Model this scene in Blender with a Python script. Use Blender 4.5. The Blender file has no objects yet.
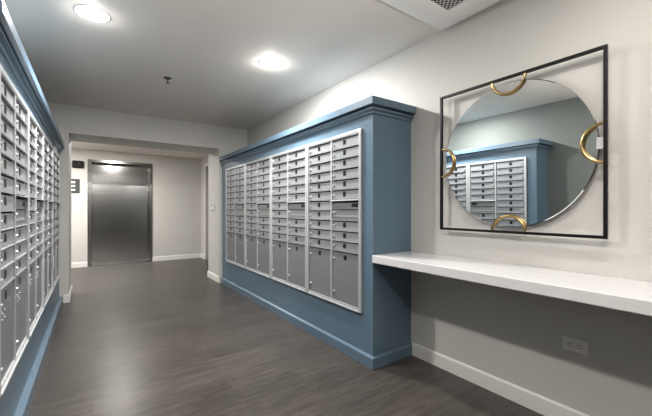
import bpy, bmesh, math
from mathutils import Vector, Matrix

S = bpy.context.scene
C = S.collection
PI = math.pi

# ------------------------------------------------------------------ materials
def new_mat(name):
    m = bpy.data.materials.new(name)
    m.use_nodes = True
    nt = m.node_tree
    return m, nt, nt.nodes['Principled BSDF']

def paint(name, col, rough=0.5, bump=0.0, bscale=300.0, var=0.03, vscale=2.0, metallic=0.0, spec=0.5):
    m, nt, b = new_mat(name)
    tc = nt.nodes.new('ShaderNodeTexCoord')
    n = nt.nodes.new('ShaderNodeTexNoise'); n.inputs['Scale'].default_value = vscale
    n.inputs['Detail'].default_value = 4
    nt.links.new(tc.outputs['Object'], n.inputs['Vector'])
    r = nt.nodes.new('ShaderNodeValToRGB')
    r.color_ramp.elements[0].position = 0.3; r.color_ramp.elements[1].position = 0.7
    r.color_ramp.elements[0].color = tuple(c * (1 - var) for c in col) + (1,)
    r.color_ramp.elements[1].color = tuple(min(1, c * (1 + var)) for c in col) + (1,)
    nt.links.new(n.outputs['Fac'], r.inputs['Fac'])
    nt.links.new(r.outputs['Color'], b.inputs['Base Color'])
    b.inputs['Roughness'].default_value = rough
    b.inputs['Metallic'].default_value = metallic
    b.inputs['Specular IOR Level'].default_value = spec
    if bump:
        n2 = nt.nodes.new('ShaderNodeTexNoise'); n2.inputs['Scale'].default_value = bscale
        nt.links.new(tc.outputs['Object'], n2.inputs['Vector'])
        bp = nt.nodes.new('ShaderNodeBump'); bp.inputs['Strength'].default_value = bump
        bp.inputs['Distance'].default_value = 0.002
        nt.links.new(n2.outputs['Fac'], bp.inputs['Height'])
        nt.links.new(bp.outputs['Normal'], b.inputs['Normal'])
    return m

def brushed(name, col, rough, stretch, metallic=1.0, var=0.12):
    m, nt, b = new_mat(name)
    tc = nt.nodes.new('ShaderNodeTexCoord')
    mp = nt.nodes.new('ShaderNodeMapping'); mp.inputs['Scale'].default_value = stretch
    n = nt.nodes.new('ShaderNodeTexNoise'); n.inputs['Scale'].default_value = 1.0; n.inputs['Detail'].default_value = 3
    nt.links.new(tc.outputs['Object'], mp.inputs['Vector']); nt.links.new(mp.outputs['Vector'], n.inputs['Vector'])
    r = nt.nodes.new('ShaderNodeValToRGB')
    r.color_ramp.elements[0].position = 0.25; r.color_ramp.elements[1].position = 0.75
    r.color_ramp.elements[0].color = tuple(c * (1 - var) for c in col) + (1,)
    r.color_ramp.elements[1].color = tuple(min(1, c * (1 + var)) for c in col) + (1,)
    nt.links.new(n.outputs['Fac'], r.inputs['Fac']); nt.links.new(r.outputs['Color'], b.inputs['Base Color'])
    mr = nt.nodes.new('ShaderNodeMapRange'); mr.inputs['To Min'].default_value = rough * 0.85; mr.inputs['To Max'].default_value = rough * 1.15
    nt.links.new(n.outputs['Fac'], mr.inputs['Value']); nt.links.new(mr.outputs['Result'], b.inputs['Roughness'])
    b.inputs['Metallic'].default_value = metallic
    return m

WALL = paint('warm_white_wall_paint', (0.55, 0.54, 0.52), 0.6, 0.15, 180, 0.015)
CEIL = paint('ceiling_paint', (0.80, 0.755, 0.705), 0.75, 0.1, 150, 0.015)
SIDEWALL = paint('shade_toned_wall_paint', (0.21, 0.225, 0.215), 0.6, 0.15, 180, 0.015)  # wall paint darkened in its colour for the cabinet's shade and weaker bounce
TRIM = paint('white_trim_paint', (0.74, 0.73, 0.71), 0.4, var=0.01)
BLUE = paint('slate_blue_paint', (0.125, 0.186, 0.246), 0.32, 0.06, 60, 0.03)
ALU = brushed('silver_powder_coat', (0.37, 0.385, 0.405), 0.40, (4, 4, 160), 0.35, 0.05)
ALU.node_tree.nodes['Principled BSDF'].inputs['Specular IOR Level'].default_value = 0.3
ALU_SHADED = brushed('silver_powder_coat_shaded', (0.27, 0.28, 0.298), 0.40, (4, 4, 160), 0.35, 0.05)  # same door metal, with the dimmer light low down put into its colour
ALU_SHADED.node_tree.nodes['Principled BSDF'].inputs['Specular IOR Level'].default_value = 0.3
ALUF = paint('silver_trim_metal', (0.55, 0.565, 0.58), 0.34, metallic=0.4, var=0.02)
ALUD = brushed('dark_silver_panel', (0.30, 0.31, 0.32), 0.45, (4, 4, 160), 0.5, 0.06)  # darker silver for the outgoing-mail doors and mirror mount
CHROME = paint('lock_chrome', (0.52, 0.52, 0.53), 0.48, metallic=0.5, var=0.01)
PLATE = paint('black_number_plate', (0.018, 0.020, 0.024), 0.35, var=0.1)
HOLE = paint('dark_recess', (0.01, 0.01, 0.01), 0.8, var=0.1)
QUARTZ = paint('white_quartz', (0.64, 0.64, 0.65), 0.16, var=0.02, vscale=9)
BLACK = paint('black_frame_metal', (0.012, 0.012, 0.013), 0.35, var=0.1, metallic=0.3)
BRASS = paint('brushed_brass', (0.50, 0.37, 0.19), 0.28, metallic=1.0, var=0.05, vscale=30)
PLASTIC = paint('white_plastic', (0.72, 0.71, 0.69), 0.35, var=0.01)
PAPER = paint('white_paper', (0.85, 0.85, 0.84), 0.7, var=0.01)
STEEL = brushed('brushed_steel_door', (0.38, 0.38, 0.37), 0.20, (1.2, 1.2, 60), 1.0, 0.10)
STEELF = brushed('polished_steel_frame', (0.30, 0.295, 0.285), 0.22, (60, 60, 1.5), 1.0, 0.08)
SIGN = paint('charcoal_sign', (0.06, 0.062, 0.065), 0.5, var=0.05)
GREYDOOR = paint('grey_door_paint', (0.13, 0.125, 0.12), 0.5, var=0.03)

mm, nt, b = new_mat('mirror_glass')
b.inputs['Base Color'].default_value = (0.80, 0.83, 0.83, 1); b.inputs['Metallic'].default_value = 1.0
b.inputs['Roughness'].default_value = 0.0
MIRROR = mm

def emit(name, col, s):
    m, nt, b = new_mat(name)
    b.inputs['Base Color'].default_value = (0.9, 0.9, 0.88, 1)
    b.inputs['Emission Color'].default_value = col + (1,)
    b.inputs['Emission Strength'].default_value = s
    return m
LAMP = emit('lamp_lens', (1.0, 0.96, 0.90), 18.0)

# floor: dark grey-brown planks running across the corridor
m, nt, b = new_mat('dark_plank_floor')
tc = nt.nodes.new('ShaderNodeTexCoord')
br = nt.nodes.new('ShaderNodeTexBrick')
br.inputs['Scale'].default_value = 1.0
br.inputs['Brick Width'].default_value = 1.22; br.inputs['Row Height'].default_value = 0.18
br.inputs['Mortar Size'].default_value = 0.0012; br.inputs['Mortar Smooth'].default_value = 0.3
br.inputs['Color1'].default_value = (0.064, 0.058, 0.053, 1); br.inputs['Color2'].default_value = (0.084, 0.076, 0.070, 1)
br.inputs['Mortar'].default_value = (0.062, 0.056, 0.052, 1)
br.offset = 0.37
nt.links.new(tc.outputs['Object'], br.inputs['Vector'])
mp = nt.nodes.new('ShaderNodeMapping'); mp.inputs['Scale'].default_value = (4.0, 30, 1)
nt.links.new(tc.outputs['Object'], mp.inputs['Vector'])
n1 = nt.nodes.new('ShaderNodeTexNoise'); n1.inputs['Scale'].default_value = 1.0; n1.inputs['Detail'].default_value = 7; n1.inputs['Roughness'].default_value = 0.75
n1.inputs['Distortion'].default_value = 0.6
nt.links.new(mp.outputs['Vector'], n1.inputs['Vector'])
r = nt.nodes.new('ShaderNodeValToRGB')
r.color_ramp.elements[0].position = 0.28; r.color_ramp.elements[0].color = (0.50, 0.49, 0.48, 1)
r.color_ramp.elements[1].position = 0.74; r.color_ramp.elements[1].color = (1.60, 1.58, 1.55, 1)
nt.links.new(n1.outputs['Fac'], r.inputs['Fac'])
mx = nt.nodes.new('ShaderNodeMix'); mx.data_type = 'RGBA'; mx.blend_type = 'MULTIPLY'; mx.inputs[0].default_value = 1.0
nt.links.new(br.outputs['Color'], mx.inputs[6]); nt.links.new(r.outputs['Color'], mx.inputs[7])
nt.links.new(mx.outputs[2], b.inputs['Base Color'])
mr = nt.nodes.new('ShaderNodeMapRange'); mr.inputs['To Min'].default_value = 0.26; mr.inputs['To Max'].default_value = 0.40
nt.links.new(n1.outputs['Fac'], mr.inputs['Value']); nt.links.new(mr.outputs['Result'], b.inputs['Roughness'])
bp = nt.nodes.new('ShaderNodeBump'); bp.inputs['Strength'].default_value = 0.25; bp.inputs['Distance'].default_value = 0.002
nt.links.new(n1.outputs['Fac'], bp.inputs['Height']); nt.links.new(bp.outputs['Normal'], b.inputs['Normal'])
b.inputs['Specular IOR Level'].default_value = 0.38
FLOOR = m

# ------------------------------------------------------------------ mesh helpers
class MB:
    def __init__(self): self.bm = bmesh.new()
    def box(self, x0, y0, z0, x1, y1, z1, bev=0.0):
        t = bmesh.new()
        bmesh.ops.create_cube(t, size=1.0)
        for v in t.verts:
            v.co = Vector(((x0 + x1) / 2 + v.co.x * (x1 - x0), (y0 + y1) / 2 + v.co.y * (y1 - y0), (z0 + z1) / 2 + v.co.z * (z1 - z0)))
        if bev:
            bmesh.ops.bevel(t, geom=list(t.edges), offset=bev, segments=2, affect='EDGES', profile=0.5)
        self._merge(t); return self
    def _merge(self, t):
        me = bpy.data.meshes.new('tmp'); t.to_mesh(me); t.free()
        self.bm.from_mesh(me); bpy.data.meshes.remove(me)
    def cyl(self, c, axis, r0, r1, length, seg=20):
        """cylinder / cone whose base centre is c, running along axis"""
        t = bmesh.new()
        bmesh.ops.create_cone(t, cap_ends=True, segments=seg, radius1=r0, radius2=r1, depth=length)
        a = Vector(axis).normalized()
        q = Vector((0, 0, 1)).rotation_difference(a).to_matrix().to_4x4()
        bmesh.ops.transform(t, matrix=Matrix.Translation(Vector(c) + a * length / 2) @ q, verts=t.verts)
        self._merge(t); return self
    def lathe(self, prof, seg=40, mat=None, close=False):
        """revolve (r, z) profile about z"""
        t = bmesh.new(); rings = []
        for r, z in prof:
            rings.append([t.verts.new((r * math.cos(2 * PI * k / seg), r * math.sin(2 * PI * k / seg), z)) for k in range(seg)])
        n = len(prof)
        for i in range(n if close else n - 1):
            A, B = rings[i], rings[(i + 1) % n]
            for k in range(seg):
                t.faces.new((A[k], A[(k + 1) % seg], B[(k + 1) % seg], B[k]))
        if not close:
            if prof[0][0] > 1e-6: t.faces.new(list(reversed(rings[0])))
            if prof[-1][0] > 1e-6: t.faces.new(rings[-1])
        bmesh.ops.remove_doubles(t, verts=t.verts, dist=1e-6)
        bmesh.ops.recalc_face_normals(t, faces=t.faces)
        if mat is not None: bmesh.ops.transform(t, matrix=mat, verts=t.verts)
        self._merge(t); return self
    def sweep(self, prof, path_fn, closed_caps=True):
        """prof: list of (offset, z); path_fn(offset) -> list of (x, y)"""
        t = bmesh.new(); cols = []
        for o, z in prof:
            cols.append([t.verts.new((x, y, z)) for x, y in path_fn(o)])
        n, L = len(prof), len(cols[0])
        for i in range(n):
            A, B = cols[i], cols[(i + 1) % n]
            for k in range(L - 1):
                t.faces.new((A[k], A[k + 1], B[k + 1], B[k]))
        t.faces.new([c[0] for c in cols]); t.faces.new([c[-1] for c in reversed(cols)])
        bmesh.ops.recalc_face_normals(t, faces=t.faces)
        self._merge(t); return self
    def tube(self, pts, r, seg=14):
        t = bmesh.new(); rings = []
        P = [Vector(p) for p in pts]
        for i, p in enumerate(P):
            d = (P[min(i + 1, len(P) - 1)] - P[max(i - 1, 0)]).normalized()
            ref = Vector((1, 0, 0))
            u = d.cross(ref).normalized(); w = d.cross(u).normalized()
            rings.append([t.verts.new(p + (u * math.cos(2 * PI * k / seg) + w * math.sin(2 * PI * k / seg)) * r) for k in range(seg)])
        for A, B in zip(rings, rings[1:]):
            for k in range(seg): t.faces.new((A[k], A[(k + 1) % seg], B[(k + 1) % seg], B[k]))
        t.faces.new(rings[0]); t.faces.new(list(reversed(rings[-1])))
        bmesh.ops.recalc_face_normals(t, faces=t.faces)
        self._merge(t); return self
    def build(self, name, mat, parent=None, smooth=False, loc=None):
        me = bpy.data.meshes.new(name); self.bm.to_mesh(me); self.bm.free()
        if smooth:
            for p in me.polygons: p.use_smooth = True
            try: me.set_sharp_from_angle(angle=math.radians(35))
            except Exception: pass
        me.materials.append(mat)
        o = bpy.data.objects.new(name, me); C.objects.link(o)
        if parent: o.parent = parent
        if loc: o.location = loc
        return o

def thing(name, label, cat, loc=(0, 0, 0), rz=0, group=None):
    o = bpy.data.objects.new(name, None); C.objects.link(o)
    o.empty_display_size = 0.1
    o.location = loc; o.rotation_euler = (0, 0, rz)
    o['label'] = label; o['category'] = cat
    if group: o['group'] = group
    return o
def tag(o, label, cat, group=None):
    o['label'] = label; o['category'] = cat
    if group: o['group'] = group
    return o
def struct(o, label=None):
    o['kind'] = 'structure'
    if label: o['label'] = label
    return o
def copy_thing(root, label):
    r = root.copy(); C.objects.link(r); r['label'] = label
    for ch in root.children:
        c = ch.copy(); C.objects.link(c); c.parent = r
        for g in ch.children:
            d = g.copy(); C.objects.link(d); d.parent = c
    return r

# ------------------------------------------------------------------ dimensions
XR, XL = 2.16, -0.72            # corridor side walls
ZC = 2.545                      # ceiling
YB = -6.0                       # wall behind the camera
YH0, YH1 = 5.40, 6.03           # header beam over the opening to the lift lobby
ZH = 2.18
JR, JL = 1.685, -0.25           # faces of the two jambs
YE = 8.50                       # lift wall
LXL, LXR = -1.7, 2.20           # lobby side walls
ZL = 2.44                       # lobby ceiling
T = 0.12

# ------------------------------------------------------------------ room shell
struct(MB().box(-2.0, YB - T, -0.1, 2.5, YE + 0.7, 0).build('floor', FLOOR))
struct(MB().box(XL - T, YB - T, ZC, XR + T, YH1, ZC + 0.1).build('ceiling', CEIL))
struct(MB().box(LXL - T, YH1, ZL, LXR + T, YE + 0.7, ZL + 0.1).build('ceiling', CEIL))
struct(MB().box(XR, YB, 0, XR + T, YH0, ZC).build('wall_right', WALL))
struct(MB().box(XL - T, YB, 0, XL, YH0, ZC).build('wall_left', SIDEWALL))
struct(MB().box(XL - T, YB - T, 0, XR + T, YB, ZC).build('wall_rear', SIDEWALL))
w = MB()
w.box(JR, YH0, 0, LXR + T, YH1, ZC)
w.box(LXL - T, YH0, 0, JL, YH1, ZC)
w.box(JL, YH0, ZH, JR, YH1, ZC)
struct(w.build('wall_front', WALL))
# lift wall with the opening
EX0, EX1, EZ = -0.085, 1.120, 2.235
w = MB()
w.box(LXL - T, YE, 0, EX0, YE + 0.5, ZL)
w.box(EX1, YE, 0, LXR + T, YE + 0.5, ZL)
w.box(EX0, YE, EZ, EX1, YE + 0.5, ZL)
struct(w.build('wall_back', WALL))
struct(MB().box(LXL - T, YH1, 0, LXL, YE, ZL).build('wall_lobby_left', WALL))
# lobby right wall with a doorway
DY0, DY1, DZ = 7.10, 8.08, 2.20
w = MB()
w.box(LXR, YH1, 0, LXR + T, DY0, ZL)
w.box(LXR, DY1, 0, LXR + T, YE, ZL)
w.box(LXR, DY0, DZ, LXR + T, DY1, ZL)
struct(w.build('wall_lobby_right', WALL))

# baseboards
BB = [(0, 0), (0.014, 0), (0.014, 0.092), (0.008, 0.102), (0, 0.102)]
def base(name, pf): return struct(MB().sweep(BB, pf).build(name, TRIM))
base('baseboard_right', lambda o: [(XR - o, YB), (XR - o, 1.822)])
base('baseboard_left', lambda o: [(XL + o, YB), (XL + o, 1.815)])
base('baseboard_jamb_right', lambda o: [(JR - o, YH0 - o) if False else (JR - o, YH0), (JR - o, YH1 + o), (LXR, YH1 + o)])
base('baseboard_jamb_left', lambda o: [(JL - 0.055, YH0 - o), (JL + o, YH0 - o), (JL + o, YH1 + o), (LXL, YH1 + o)])
base('baseboard_lobby_left', lambda o: [(LXL + 0.02, YE - o), (EX0, YE - o)])
base('baseboard_lobby_right', lambda o: [(EX1, YE - o), (LXR - o, YE - o), (LXR - o, DY1 + 0.06)])
base('baseboard_rear', lambda o: [(XL + 0.02, YB + o), (XR - 0.02, YB + o)])

# lift door
d = thing('door_1', 'wide brushed steel elevator door in a steel frame at the end of the lobby', 'elevator door', (0, YE, 0))
d['kind'] = 'structure'
fw = 0.07
f = MB()
f.box(EX0, -0.012, 0, EX0 + fw, 0.30, EZ)
f.box(EX1 - 0.05, -0.012, 0, EX1, 0.30, EZ)
f.box(EX0 + fw, -0.012, EZ - 0.05, EX1 - 0.05, 0.30, EZ)
f.build('door_frame', STEELF, d)
mid = EX0 + fw + 0.40
f = MB(); f.box(EX0 + fw + 0.002, 0.20, 0.006, EX1 - 0.052, 0.25, EZ - 0.05)
f.build('door_panel', STEEL, d)
MB().box(EX0 + fw, -0.01, 0.0005, EX1 - 0.05, 0.20, 0.006).build('door_sill', STEELF, d)
MB().cyl((EX0 + fw + 0.31, 0.20, 1.895), (0, -1, 0), 0.025, 0.02, 0.008, 24).build('door_keyhole', CHROME, d, True)

# side door in the lobby
d = thing('door_2', 'grey door in white casing on the right side of the lift lobby', 'door', (LXR, 0, 0))
d['kind'] = 'structure'
f = MB()
cw = 0.07
f.box(-0.018, DY0 - cw, 0, 0.004, DY0, DZ + cw, 0.003).box(-0.018, DY1, 0, 0.004, DY1 + cw, DZ + cw, 0.003).box(-0.018, DY0, DZ, 0.004, DY1, DZ + cw, 0.003)
f.build('door_casing', TRIM, d)
MB().box(0.05, DY0, 0.004, 0.09, DY1, DZ).build('door_panel', GREYDOOR, d)
h = MB(); h.cyl((0.05, DY0 + 0.08, 1.0), (-1, 0, 0), 0.026, 0.026, 0.012).cyl((0.04, DY0 + 0.08, 1.0), (-1, 0, 0), 0.01, 0.01, 0.04)
h.box(-0.012, DY0 + 0.07, 0.99, 0.002, DY0 + 0.20, 1.01, 0.004)
h.build('door_handle', CHROME, d, True)

# ------------------------------------------------------------------ blue surrounds
UY0, UW, NU = 1.960, 0.803, 4
UY1 = UY0 + UW * NU
UZ0, UZ1 = 0.383, 1.828
CY0, CY1 = 1.845, 5.395
CZT = 2.034
CROWN = [(0, 1.922), (0.010, 1.922), (0.012, 1.940), (0.020, 1.944), (0.030, 1.950), (0.030, 1.964),
         (0.012, 1.966), (0.012, 1.974), (0.055, 1.977), (0.055, 2.030), (0.052, CZT), (0, CZT)]
SKIRT = [(0, 0), (0.022, 0), (0.022, 0.078), (0.008, 0.090), (0, 0.090)]
def surround(xf, xw, s, label, UY0, UY1, CY0):
    """xf: front plane, xw: wall plane, s: +1 if the front looks towards -x, -1 if towards +x"""
    t = thing('mailbox_surround', label, 'cabinet', (xf, (CY0 + CY1) / 2, 0))
    ox, oy = xf, (CY0 + CY1) / 2
    def bx(m, xa, ya, za, xb, yb, zb, bev=0.0):
        X = sorted((xa - ox, xb - ox)); m.box(X[0], ya - oy, za, X[1], yb - oy, zb, bev)
    th = 0.02 * s
    g = 0.0015
    m = MB(); bx(m, xf, CY0, 0.0, xf + th, CY1, UZ0 - g); m.build('lower_panel', BLUE, t)
    m = MB(); bx(m, xf, CY0, UZ1 + g, xf + th, CY1, CZT - 0.02); m.build('upper_panel', BLUE, t)
    m = MB(); bx(m, xf, CY0, UZ0 - g, xf + th, UY0 - g, UZ1 + g); m.build('stile', BLUE, t)
    m = MB(); bx(m, xf, UY1 + g, UZ0 - g, xf + th, CY1, UZ1 + g); m.build('stile', BLUE, t)
    m = MB(); bx(m, xf + th, CY0, 0.0, xw, CY0 + 0.02, CZT - 0.02); m.build('end_panel', BLUE, t)
    m = MB(); bx(m, xf + th, CY0, CZT - 0.02, xw, CY1, CZT - 0.001); m.build('top_panel', BLUE, t)
    pf = lambda o: [(xf - s * o - ox, CY1 - oy), (xf - s * o - ox, CY0 - o - oy), (xw - ox, CY0 - o - oy)]
    MB().sweep(CROWN, pf).build('crown_molding', BLUE, t)
    MB().sweep([(o_ * (1 if s > 0 else 1.6), z_) for o_, z_ in SKIRT], pf).build('skirting', BLUE, t)
    return t
XFR, XFL = 1.730, -0.345
UYL, CYL = 1.965, 1.855
surround(XFR, XR - 0.001, 1, 'slate blue mailbox surround with crown molding, on the right beside the white shelf', UY0, UY1, CY0)
surround(XFL, XL + 0.001, -1, 'slate blue mailbox surround running along the left edge of the photo', UYL, UYL + UW * NU, CYL)

# ------------------------------------------------------------------ mailbox units (local: x right along the face, -y outward)
def make_unit():
    t = thing('mailbox_unit', '', 'mailbox unit', group='silver mailbox units set in the blue surrounds')
    W, Hh = UW - 0.003, UZ1 - UZ0
    fr, mu = 0.030, 0.020
    z0 = 0.030; z1 = Hh - 0.026
    m = MB()
    m.box(-W / 2, -0.020, 0, -W / 2 + fr, 0.0, Hh, 0.003).box(W / 2 - fr, -0.020, 0, W / 2, 0.0, Hh, 0.003)
    m.box(-W / 2 + fr, -0.020, Hh - 0.026, W / 2 - fr, 0.0, Hh, 0.002)
    m.box(-W / 2 + fr, -0.024, 0, W / 2 - fr, 0.0, 0.012, 0.002).box(-W / 2 + fr, -0.014, 0.012, W / 2 - fr, 0.0, 0.030, 0.002)
    m.box(-mu / 2, -0.015, z0, mu / 2, 0.0, z1, 0.002)
    # case behind the face
    m.box(-W / 2 + 0.004, 0.0, 0.004, W / 2 - 0.004, 0.38, Hh - 0.004)
    m.build('frame', ALUF, t)
    row = (z1 - z0) / 16
    MB().box(-W / 2 + fr, -0.0009, z0, W / 2 - fr, -0.0001, z1).build('lip_shade_backing', HOLE, t)  # dark sheet standing in for the shade under each door lip
    cols = [(-W / 2 + fr + 0.002, -mu / 2 - 0.002), (mu / 2 + 0.002, W / 2 - fr - 0.002)]
    LIP = 0.017
    lockm = MB().cyl((0, 0, 0), (0, -1, 0), 0.0115, 0.0095, 0.014, 14).box(-0.0012, -0.0150, -0.006, 0.0012, -0.0135, 0.006).build('lock', CHROME)
    platem = MB().box(-0.018, -0.002, -0.020, 0.018, 0, 0.020, 0.0008).build('number_plate', PLATE)
    lock_me, plate_me = lockm.data, platem.data
    bpy.data.objects.remove(lockm); bpy.data.objects.remove(platem)
    def sub(name, me, parent, loc):
        o = bpy.data.objects.new(name, me); C.objects.link(o); o.parent = parent; o.location = loc
        return o
    def door_mesh(w, h, lip=True):
        m = MB()
        m.box(0, -0.006, 0.0015, w, -0.001, h - 0.0155, 0.001)
        if lip:
            m.sweep([(0.0, h - 0.0075), (LIP, h - 0.0065), (LIP, h - 0.001), (0.0, h)], lambda o: [(0.004, -0.001 - o), (w - 0.008, -0.001 - o)])
            m.box(0.0, -0.004, h - 0.0155, 0.003, -0.001, h - 0.002).box(w - 0.003, -0.004, h - 0.0155, w, -0.001, h - 0.002)
        return m
    cache = {}
    for ci, (xa, xb) in enumerate(cols):
        w = xb - xa
        layout = (['b'] * 11 + ['p']) if ci == 0 else (['b'] * 6 + ['o'] + ['b'] * 3 + ['p'])
        top = 16
        for k in layout:
            n = {'b': 1, 'p': 5, 'o': 2}[k]
            zb = z0 + (top - n) * row
            top -= n
            h = n * row
            if k == 'b':
                if 'b' not in cache:
                    cache['b'] = door_mesh(w, h).build('mailbox_door', ALU, t); o = cache['b']
                else:
                    o = cache['b'].copy(); C.objects.link(o)
                o.location = (xa, 0, zb)
                sub('lock', lock_me, o, (0.024, -0.006, h * 0.40))
                sub('number_plate', plate_me, o, (w * 0.47, -0.006, h * 0.50))
            elif k == 'p':
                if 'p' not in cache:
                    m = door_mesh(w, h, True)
                    cache['p'] = m.build('parcel_door', ALU_SHADED, t); o = cache['p']
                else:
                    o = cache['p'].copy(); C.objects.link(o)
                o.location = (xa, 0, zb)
                sub('lock', lock_me, o, (0.024, -0.006, h - 0.075))
                sub('lock', lock_me, o, (0.026, -0.006, 0.075))
                sub('number_plate', plate_me, o, (w * 0.50, -0.006, h - 0.055))
                q = MB()
                for dx, dz in ((-0.030, 0.012), (0.030, 0.012), (0.0, -0.004), (-0.028, -0.022), (0.028, -0.022)):
                    q.cyl((dx, 0, dz), (0, -1, 0), 0.006, 0.005, 0.004, 10)
                q.build('hasp_rivets', ALUD, o, True, (w * 0.34, -0.006, h - 0.135))
            else:
                m = MB()
                m.box(0, -0.006, row + 0.0025, w, -0.001, 2 * row - 0.026, 0.001)
                m.box(0, -0.004, 0.0025, w, -0.001, row - 0.002)
                o = m.build('outgoing_mail_door', ALUD, t); o.location = (xa, 0, zb)
                MB().box(0.004, -0.003, 2 * row - 0.0255, w - 0.004, -0.001, 2 * row - 0.012).build('mail_slot', HOLE, o)
                MB().sweep([(0.0, 2 * row - 0.010), (0.030, 2 * row - 0.014), (0.030, 2 * row - 0.009), (0.0, 2 * row - 0.001)],
                           lambda q: [(-0.004, -0.001 - q), (w + 0.004, -0.001 - q)]).build('slot_hood', ALUF, o)
                MB().box(w * 0.74, -0.008, row + 0.022, w * 0.95, -0.006, row + 0.050, 0.0008).build('label_plate', PLATE, o)
                MB().box(0.012, -0.0075, row * 0.28, w - 0.012, -0.004, row * 0.42, 0.001).build('lower_rail', ALU, o)
                sub('lock', lock_me, o, (0.024, -0.004, row * 0.70))
    return t
names_r = ['silver mailbox unit in the right surround, nearest the white shelf',
           'silver mailbox unit in the right surround, second from the white shelf',
           'silver mailbox unit in the right surround, third from the white shelf',
           'silver mailbox unit in the right surround, furthest from the shelf beside the white jamb']
names_l = ['silver mailbox unit in the left surround, nearest the camera, cut by the photo edge',
           'silver mailbox unit in the left surround, second from the left photo edge',
           'silver mailbox unit in the left surround, third from the left photo edge',
           'silver mailbox unit in the left surround, furthest back, beside the white paper tag']
unit0 = make_unit()
for i in range(NU):
    u = unit0 if i == 0 else copy_thing(unit0, names_r[i])
    u['label'] = names_r[i]
    u.location = (XFR, UY0 + UW * (i + 0.5), UZ0); u.rotation_euler = (0, 0, -PI / 2)
for i in range(NU):
    u = copy_thing(unit0, names_l[i])
    u.location = (XFL, UYL + UW * (i + 0.5), UZ0); u.rotation_euler = (0, 0, PI / 2)

# white paper tag on the left units
tag(MB().box(-0.001, -0.030, -0.055, 0.001, 0.030, 0.055).build('paper_tag', PAPER, None, False, (XFL + 0.0225, UYL + UW * 3 - 0.02, 0.66)),
    'small white paper tag stuck on the left mailbox units, near their far end', 'paper tag')

# ------------------------------------------------------------------ floating shelf
SZ = 0.854
tag(MB().box(-0.222, -1.44, -0.058, 0.222, 1.44, 0, 0.004).build('floating_shelf', QUARTZ, None, False, (1.715 + 0.2225, 1.843 - 1.443, SZ)),
    'long thick white floating shelf on the right wall below the mirror', 'shelf')

# ------------------------------------------------------------------ mirror (hangs on the right wall; local x outwards = -world x)
MY, MZ, MS = 1.034, 1.536, 0.974
t = thing('wall_mirror', 'round mirror held by brass half rings inside a square black frame, on the right wall', 'mirror', (XR, MY, MZ))
hs = MS / 2
fx0, fx1, ft = -0.064, -0.044, 0.016
m = MB()
m.box(fx0, -hs, -hs, fx1, -hs + ft, hs, 0.0015).box(fx0, hs - ft, -hs, fx1, hs, hs, 0.0015)
m.box(fx0, -hs + ft, hs - ft, fx1, hs - ft, hs, 0.0015).box(fx0, -hs + ft, -hs, fx1, hs - ft, -hs + ft, 0.0015)
m.build('frame', BLACK, t)
R = 0.450
toX = Matrix.Translation((-0.036, 0, 0)) @ Matrix.Rotation(-PI / 2, 4, 'Y')
TILT = Matrix.Rotation(math.radians(0.42), 4, 'Z') @ Matrix.Rotation(math.radians(-0.5), 4, 'Y')
toX = Matrix.Translation((-0.036, 0, 0)) @ TILT @ Matrix.Rotation(-PI / 2, 4, 'Y')
MB().lathe([(0, 0.0), (R - 0.003, 0.0), (R, 0.002), (R, 0.0035), (R - 0.004, 0.0065), (R - 0.0045, 0.0065), (0, 0.0065)], 128, toX).build('mirror_glass', MIRROR, t, False)
MB().lathe([(0, -0.003), (R - 0.02, -0.003), (R - 0.02, -0.0005), (0, -0.0005)], 96, toX).build('mirror_backing', ALUD, t)
rr = 0.100
for ang in (0, PI / 2, PI, 3 * PI / 2):
    pts = []
    for k in range(25):
        a = PI * k / 24
        u, v = rr * math.cos(a), -rr * math.sin(a) + 0.0     # along the edge, inwards
        v += hs - ft / 2
        y = u * math.cos(ang) - v * math.sin(ang); z = u * math.sin(ang) + v * math.cos(ang)
        pts.append((-0.054, y, z))
    MB().tube(pts, 0.009).build('half_ring', BRASS, t, True)
# tab between the frame and the wall on the near side, and the hidden centre mount
MB().box(-0.050, -hs + ft, -0.030, -0.046, -hs + ft + 0.030, 0.030).box(-0.046, -hs + ft + 0.022, -0.030, -0.001, -hs + ft + 0.026, 0.030).build('mounting_bracket', CHROME, t)
MB().cyl((-0.033, 0, 0), (1, 0, 0), 0.10, 0.10, 0.033, 32).build('wall_mount', ALUD, t)

# ------------------------------------------------------------------ outlet on the right wall
t = thing('wall_outlet', 'white duplex power outlet set sideways on the right wall under the shelf', 'outlet', (XR, 0.701, 0.455))
MB().box(-0.006, -0.060, -0.037, 0, 0.060, 0.037, 0.002).build('cover_plate', PLASTIC, t)
for sy in (-1, 1):
    r_ = MB().box(-0.009, -0.017, -0.016, -0.0055, 0.017, 0.016, 0.0015).build('receptacle', PLASTIC, t, False, (0, sy * 0.022, 0))
    q = MB().box(-0.0096, -0.008, -0.009, -0.0088, 0.004, -0.006).box(-0.0096, -0.008, 0.006, -0.0088, 0.004, 0.009).cyl((-0.0088, 0.010, 0), (-1, 0, 0), 0.0028, 0.0028, 0.0008, 12)
    q.build('socket_slots', HOLE, r_)
MB().cyl((-0.006, 0, 0), (-1, 0, 0), 0.003, 0.0025, 0.001, 12).build('screw', CHROME, t)

# wall control on the right jamb
t = thing('wall_control', 'small white control plate with dark button on the right jamb face', 'wall control', (JR, 5.74, 1.235))
MB().box(-0.022, -0.075, -0.062, 0, 0.075, 0.062, 0.004).build('cover_plate', PLASTIC, t)
MB().cyl((-0.022, -0.002, 0.030), (-1, 0, 0), 0.018, 0.016, 0.006, 18).build('button', HOLE, t)
MB().box(-0.026, -0.045, -0.056, -0.022, 0.02, -0.044, 0.001).build('indicator_strip', SIGN, t)

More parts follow.
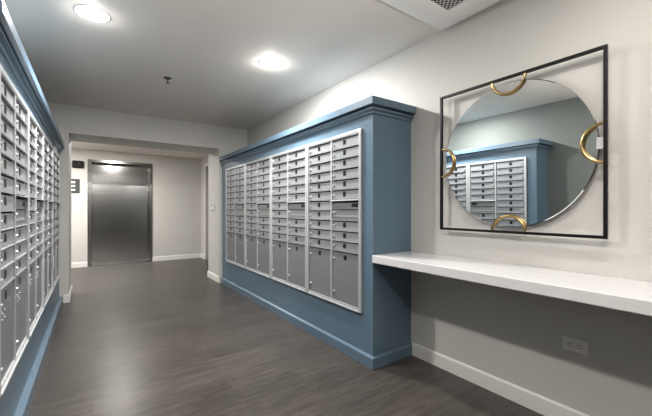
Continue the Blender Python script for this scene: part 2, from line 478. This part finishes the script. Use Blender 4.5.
# ------------------------------------------------------------------ lift wall fittings
def lift_pt(px, py, Y):
    a, n = 233.5 / 332, math.sqrt(1 + (233.5 / 332) ** 2)
    u = (px - 326) / 332
    X = Y * (u + a) / (1 - a * u); zc = (a * X + Y) / n
    return X, 1.2 + (209 - py) * zc / 332
x_, z_ = lift_pt(78, 164.5, YE)
t = thing('elevator_lantern', 'black rounded indicator lantern mounted on the wall left of the elevator', 'indicator', (x_, YE + 0.003, z_))
k = MB().box(-0.10, -0.05, -0.076, 0.10, 0.0, 0.076, 0.024)
k.build('housing', BLACK, t)
MB().cyl((0.02, -0.0495, 0.015), (0, -1, 0), 0.014, 0.012, 0.005, 16).build('lens', SIGN, t, True)
x_, z_ = lift_pt(73.3, 186, YE)
t = thing('floor_sign', 'dark grey square wall sign with a white letter E, left of the elevator', 'sign', (x_, YE, z_))
MB().box(-0.105, -0.010, -0.145, 0.105, 0, 0.145, 0.003).build('sign_plate', SIGN, t)
q = MB()
q.box(-0.085, -0.013, -0.095, -0.045, -0.010, 0.095)
for zz in (-0.095, -0.018, 0.059):
    q.box(-0.045, -0.013, zz, 0.030, -0.010, zz + 0.036)
q.build('sign_letter', PAPER, t)
x_, z_ = lift_pt(70.8, 203, YE)
t = thing('call_panel', 'slim steel call button panel under the dark sign, half hidden by the jamb', 'call panel', (x_ - 0.04, YE + 0.003, z_))
MB().box(-0.055, -0.010, -0.13, 0.055, 0, 0.13, 0.002).build('face_plate', ALUF, t)
for zz in (-0.035, 0.035):
    MB().cyl((0, -0.010, zz), (0, -1, 0), 0.018, 0.016, 0.005, 18).build('call_button', CHROME, t, True)

# ------------------------------------------------------------------ ceiling fittings
def downlight(x, y, label, z=ZC):
    t = thing('recessed_downlight', label, 'ceiling light', (x, y, z), 0, 'recessed downlights in the ceiling')
    MB().lathe([(0.0965, -0.0002), (0.104, -0.0002), (0.103, -0.0008), (0.0975, -0.0011), (0.0965, -0.0011)], 48, None, True).build('trim_ring', TRIM, t, True)
    MB().lathe([(0, -0.0003), (0.0963, -0.0003), (0.0963, -0.0013), (0, -0.0022)], 48).build('lens', LAMP, t, True)
    return t
downlight(0.0, 2.80, 'round recessed ceiling downlight nearest the left mailboxes')
downlight(1.345, 2.80, 'round recessed ceiling downlight above the right mailboxes')

t = thing('fire_sprinkler', 'small pendant fire sprinkler head between the two ceiling lights', 'sprinkler', (0.63, 3.72, ZC))
MB().lathe([(0, 0), (0.038, 0), (0.036, -0.006), (0.018, -0.010), (0.010, -0.010), (0.010, -0.022), (0, -0.022)], 24).build('escutcheon', SIGN, t, True)
q = MB().tube([(0.0, 0.010, -0.020), (0.0, 0.016, -0.034), (0.0, 0.004, -0.050)], 0.003, 8).tube([(0.0, -0.010, -0.020), (0.0, -0.016, -0.034), (0.0, -0.004, -0.050)], 0.003, 8)
q.cyl((0, 0, -0.050), (0, 0, 1), 0.003, 0.003, 0.03, 8)
q.build('frame_arms', SIGN, t, True)
MB().cyl((0, 0, -0.053), (0, 0, 1), 0.018, 0.018, 0.003, 16).build('deflector', SIGN, t)

# ceiling return vent
VENT = paint('white_vent_enamel', (0.90, 0.89, 0.87), 0.4, var=0.01)
t = thing('ceiling_vent', 'square white ceiling vent with perforated centre, at the top edge above the mirror', 'vent', (1.765, 1.175, ZC))
a = 0.35
q = MB()
def ringbox(q, o, i, z0, z1, bev=0.001):
    q.box(-o, -o, z0, o, -i, z1, bev).box(-o, i, z0, o, o, z1, bev).box(-o, -i, z0, -i, i, z1, bev).box(i, -i, z0, o, i, z1, bev)
ringbox(q, a, 0.262, -0.022, -0.0005, 0.002)
q.build('frame', VENT, t)
q = MB(); ringbox(q, 0.258, 0.168, -0.030, -0.0005, 0.003); q.build('inner_panel', VENT, t)
mg, ntg, bg = new_mat('perforated_grille')
tcg = ntg.nodes.new('ShaderNodeTexCoord')
vg = ntg.nodes.new('ShaderNodeTexVoronoi'); vg.inputs['Scale'].default_value = 42; vg.inputs['Randomness'].default_value = 0.0
mpg = ntg.nodes.new('ShaderNodeMapping'); mpg.inputs['Rotation'].default_value = (0, 0, PI / 4)
ntg.links.new(tcg.outputs['Object'], mpg.inputs['Vector']); ntg.links.new(mpg.outputs['Vector'], vg.inputs['Vector'])
vg.voronoi_dimensions = '2D'
rg = ntg.nodes.new('ShaderNodeValToRGB'); rg.color_ramp.interpolation = 'LINEAR'
rg.color_ramp.elements[0].position = 0.36; rg.color_ramp.elements[0].color = (0.01, 0.01, 0.01, 1)
rg.color_ramp.elements[1].position = 0.42; rg.color_ramp.elements[1].color = (0.6, 0.59, 0.57, 1)
ntg.links.new(vg.outputs['Distance'], rg.inputs['Fac']); ntg.links.new(rg.outputs['Color'], bg.inputs['Base Color'])
bg.inputs['Roughness'].default_value = 0.5
MB().box(-0.167, -0.167, -0.020, 0.167, 0.167, -0.004).build('grille', mg, t)

# ------------------------------------------------------------------ lights
def lamp(x, y, z, power, size=0.14, col=(1.0, 0.972, 0.935), spread=180):
    L = bpy.data.lights.new('downlight_or_fill_lamp', 'AREA'); L.shape = 'DISK'; L.size = size
    L.energy = power; L.color = col; L.spread = math.radians(spread)
    o = bpy.data.objects.new('downlight_or_fill_lamp', L); C.objects.link(o); o.location = (x, y, z)
    return o
for (x, y, P) in ((0.0, 2.8, 48), (1.345, 2.8, 44), (0.0, 0.3, 19), (1.345, 0.3, 10), (0.0, -2.2, 20)):
    lamp(x, y, ZC - 0.012, P)
for (x, y, P) in ((0.0, 2.8, 22), (1.345, 2.8, 44)):     # domed lenses of the two visible downlights
    L = bpy.data.lights.new('dome_lamp', 'POINT'); L.energy = P; L.color = (1.0, 0.972, 0.935); L.shadow_soft_size = 0.011
    o = bpy.data.objects.new('dome_lamp', L); C.objects.link(o); o.location = (x, y, ZC - 0.0015)
# added fill spot behind the camera, aimed up to brighten the ceiling
L = bpy.data.lights.new('ceiling_fill', 'SPOT'); L.energy = 600; L.color = (1.0, 0.965, 0.93)
L.spot_size = math.radians(95); L.spot_blend = 1.0; L.shadow_soft_size = 0.25
o = bpy.data.objects.new('ceiling_fill', L); C.objects.link(o); o.location = (0.30, -0.85, 1.40)
o.rotation_euler = Vector((0.06, 0.54, 0.84)).to_track_quat('-Z', 'Y').to_euler()
lamp(0.42, 7.1, ZL - 0.012, 38)
lamp(-1.0, 7.2, ZL - 0.012, 74)  # added fill lamp, hidden behind the left jamb, to brighten the lift wall

wd = bpy.data.worlds.new('world'); S.world = wd; wd.use_nodes = True
wd.node_tree.nodes['Background'].inputs[0].default_value = (0.8, 0.85, 0.9, 1)
wd.node_tree.nodes['Background'].inputs[1].default_value = 0.2

# ------------------------------------------------------------------ camera
cd = bpy.data.cameras.new('camera'); cam = bpy.data.objects.new('camera', cd); C.objects.link(cam)
cam.location = (0, 0, 1.2)
cam.rotation_euler = (PI / 2, 0, -math.atan(233.5 / 332))
cd.sensor_width = 36; cd.lens = 332 / 652 * 36
cd.shift_y = 1.0 / 652
cd.clip_start = 0.02
S.camera = cam
S.view_settings.view_transform = 'Standard'
S.view_settings.look = 'None'
S.view_settings.exposure = 0.12
S.view_settings.gamma = 0.88
S.cycles.use_denoising = True
S.cycles.max_bounces = 10
S.cycles.diffuse_bounces = 6
S.cycles.sample_clamp_indirect = 6
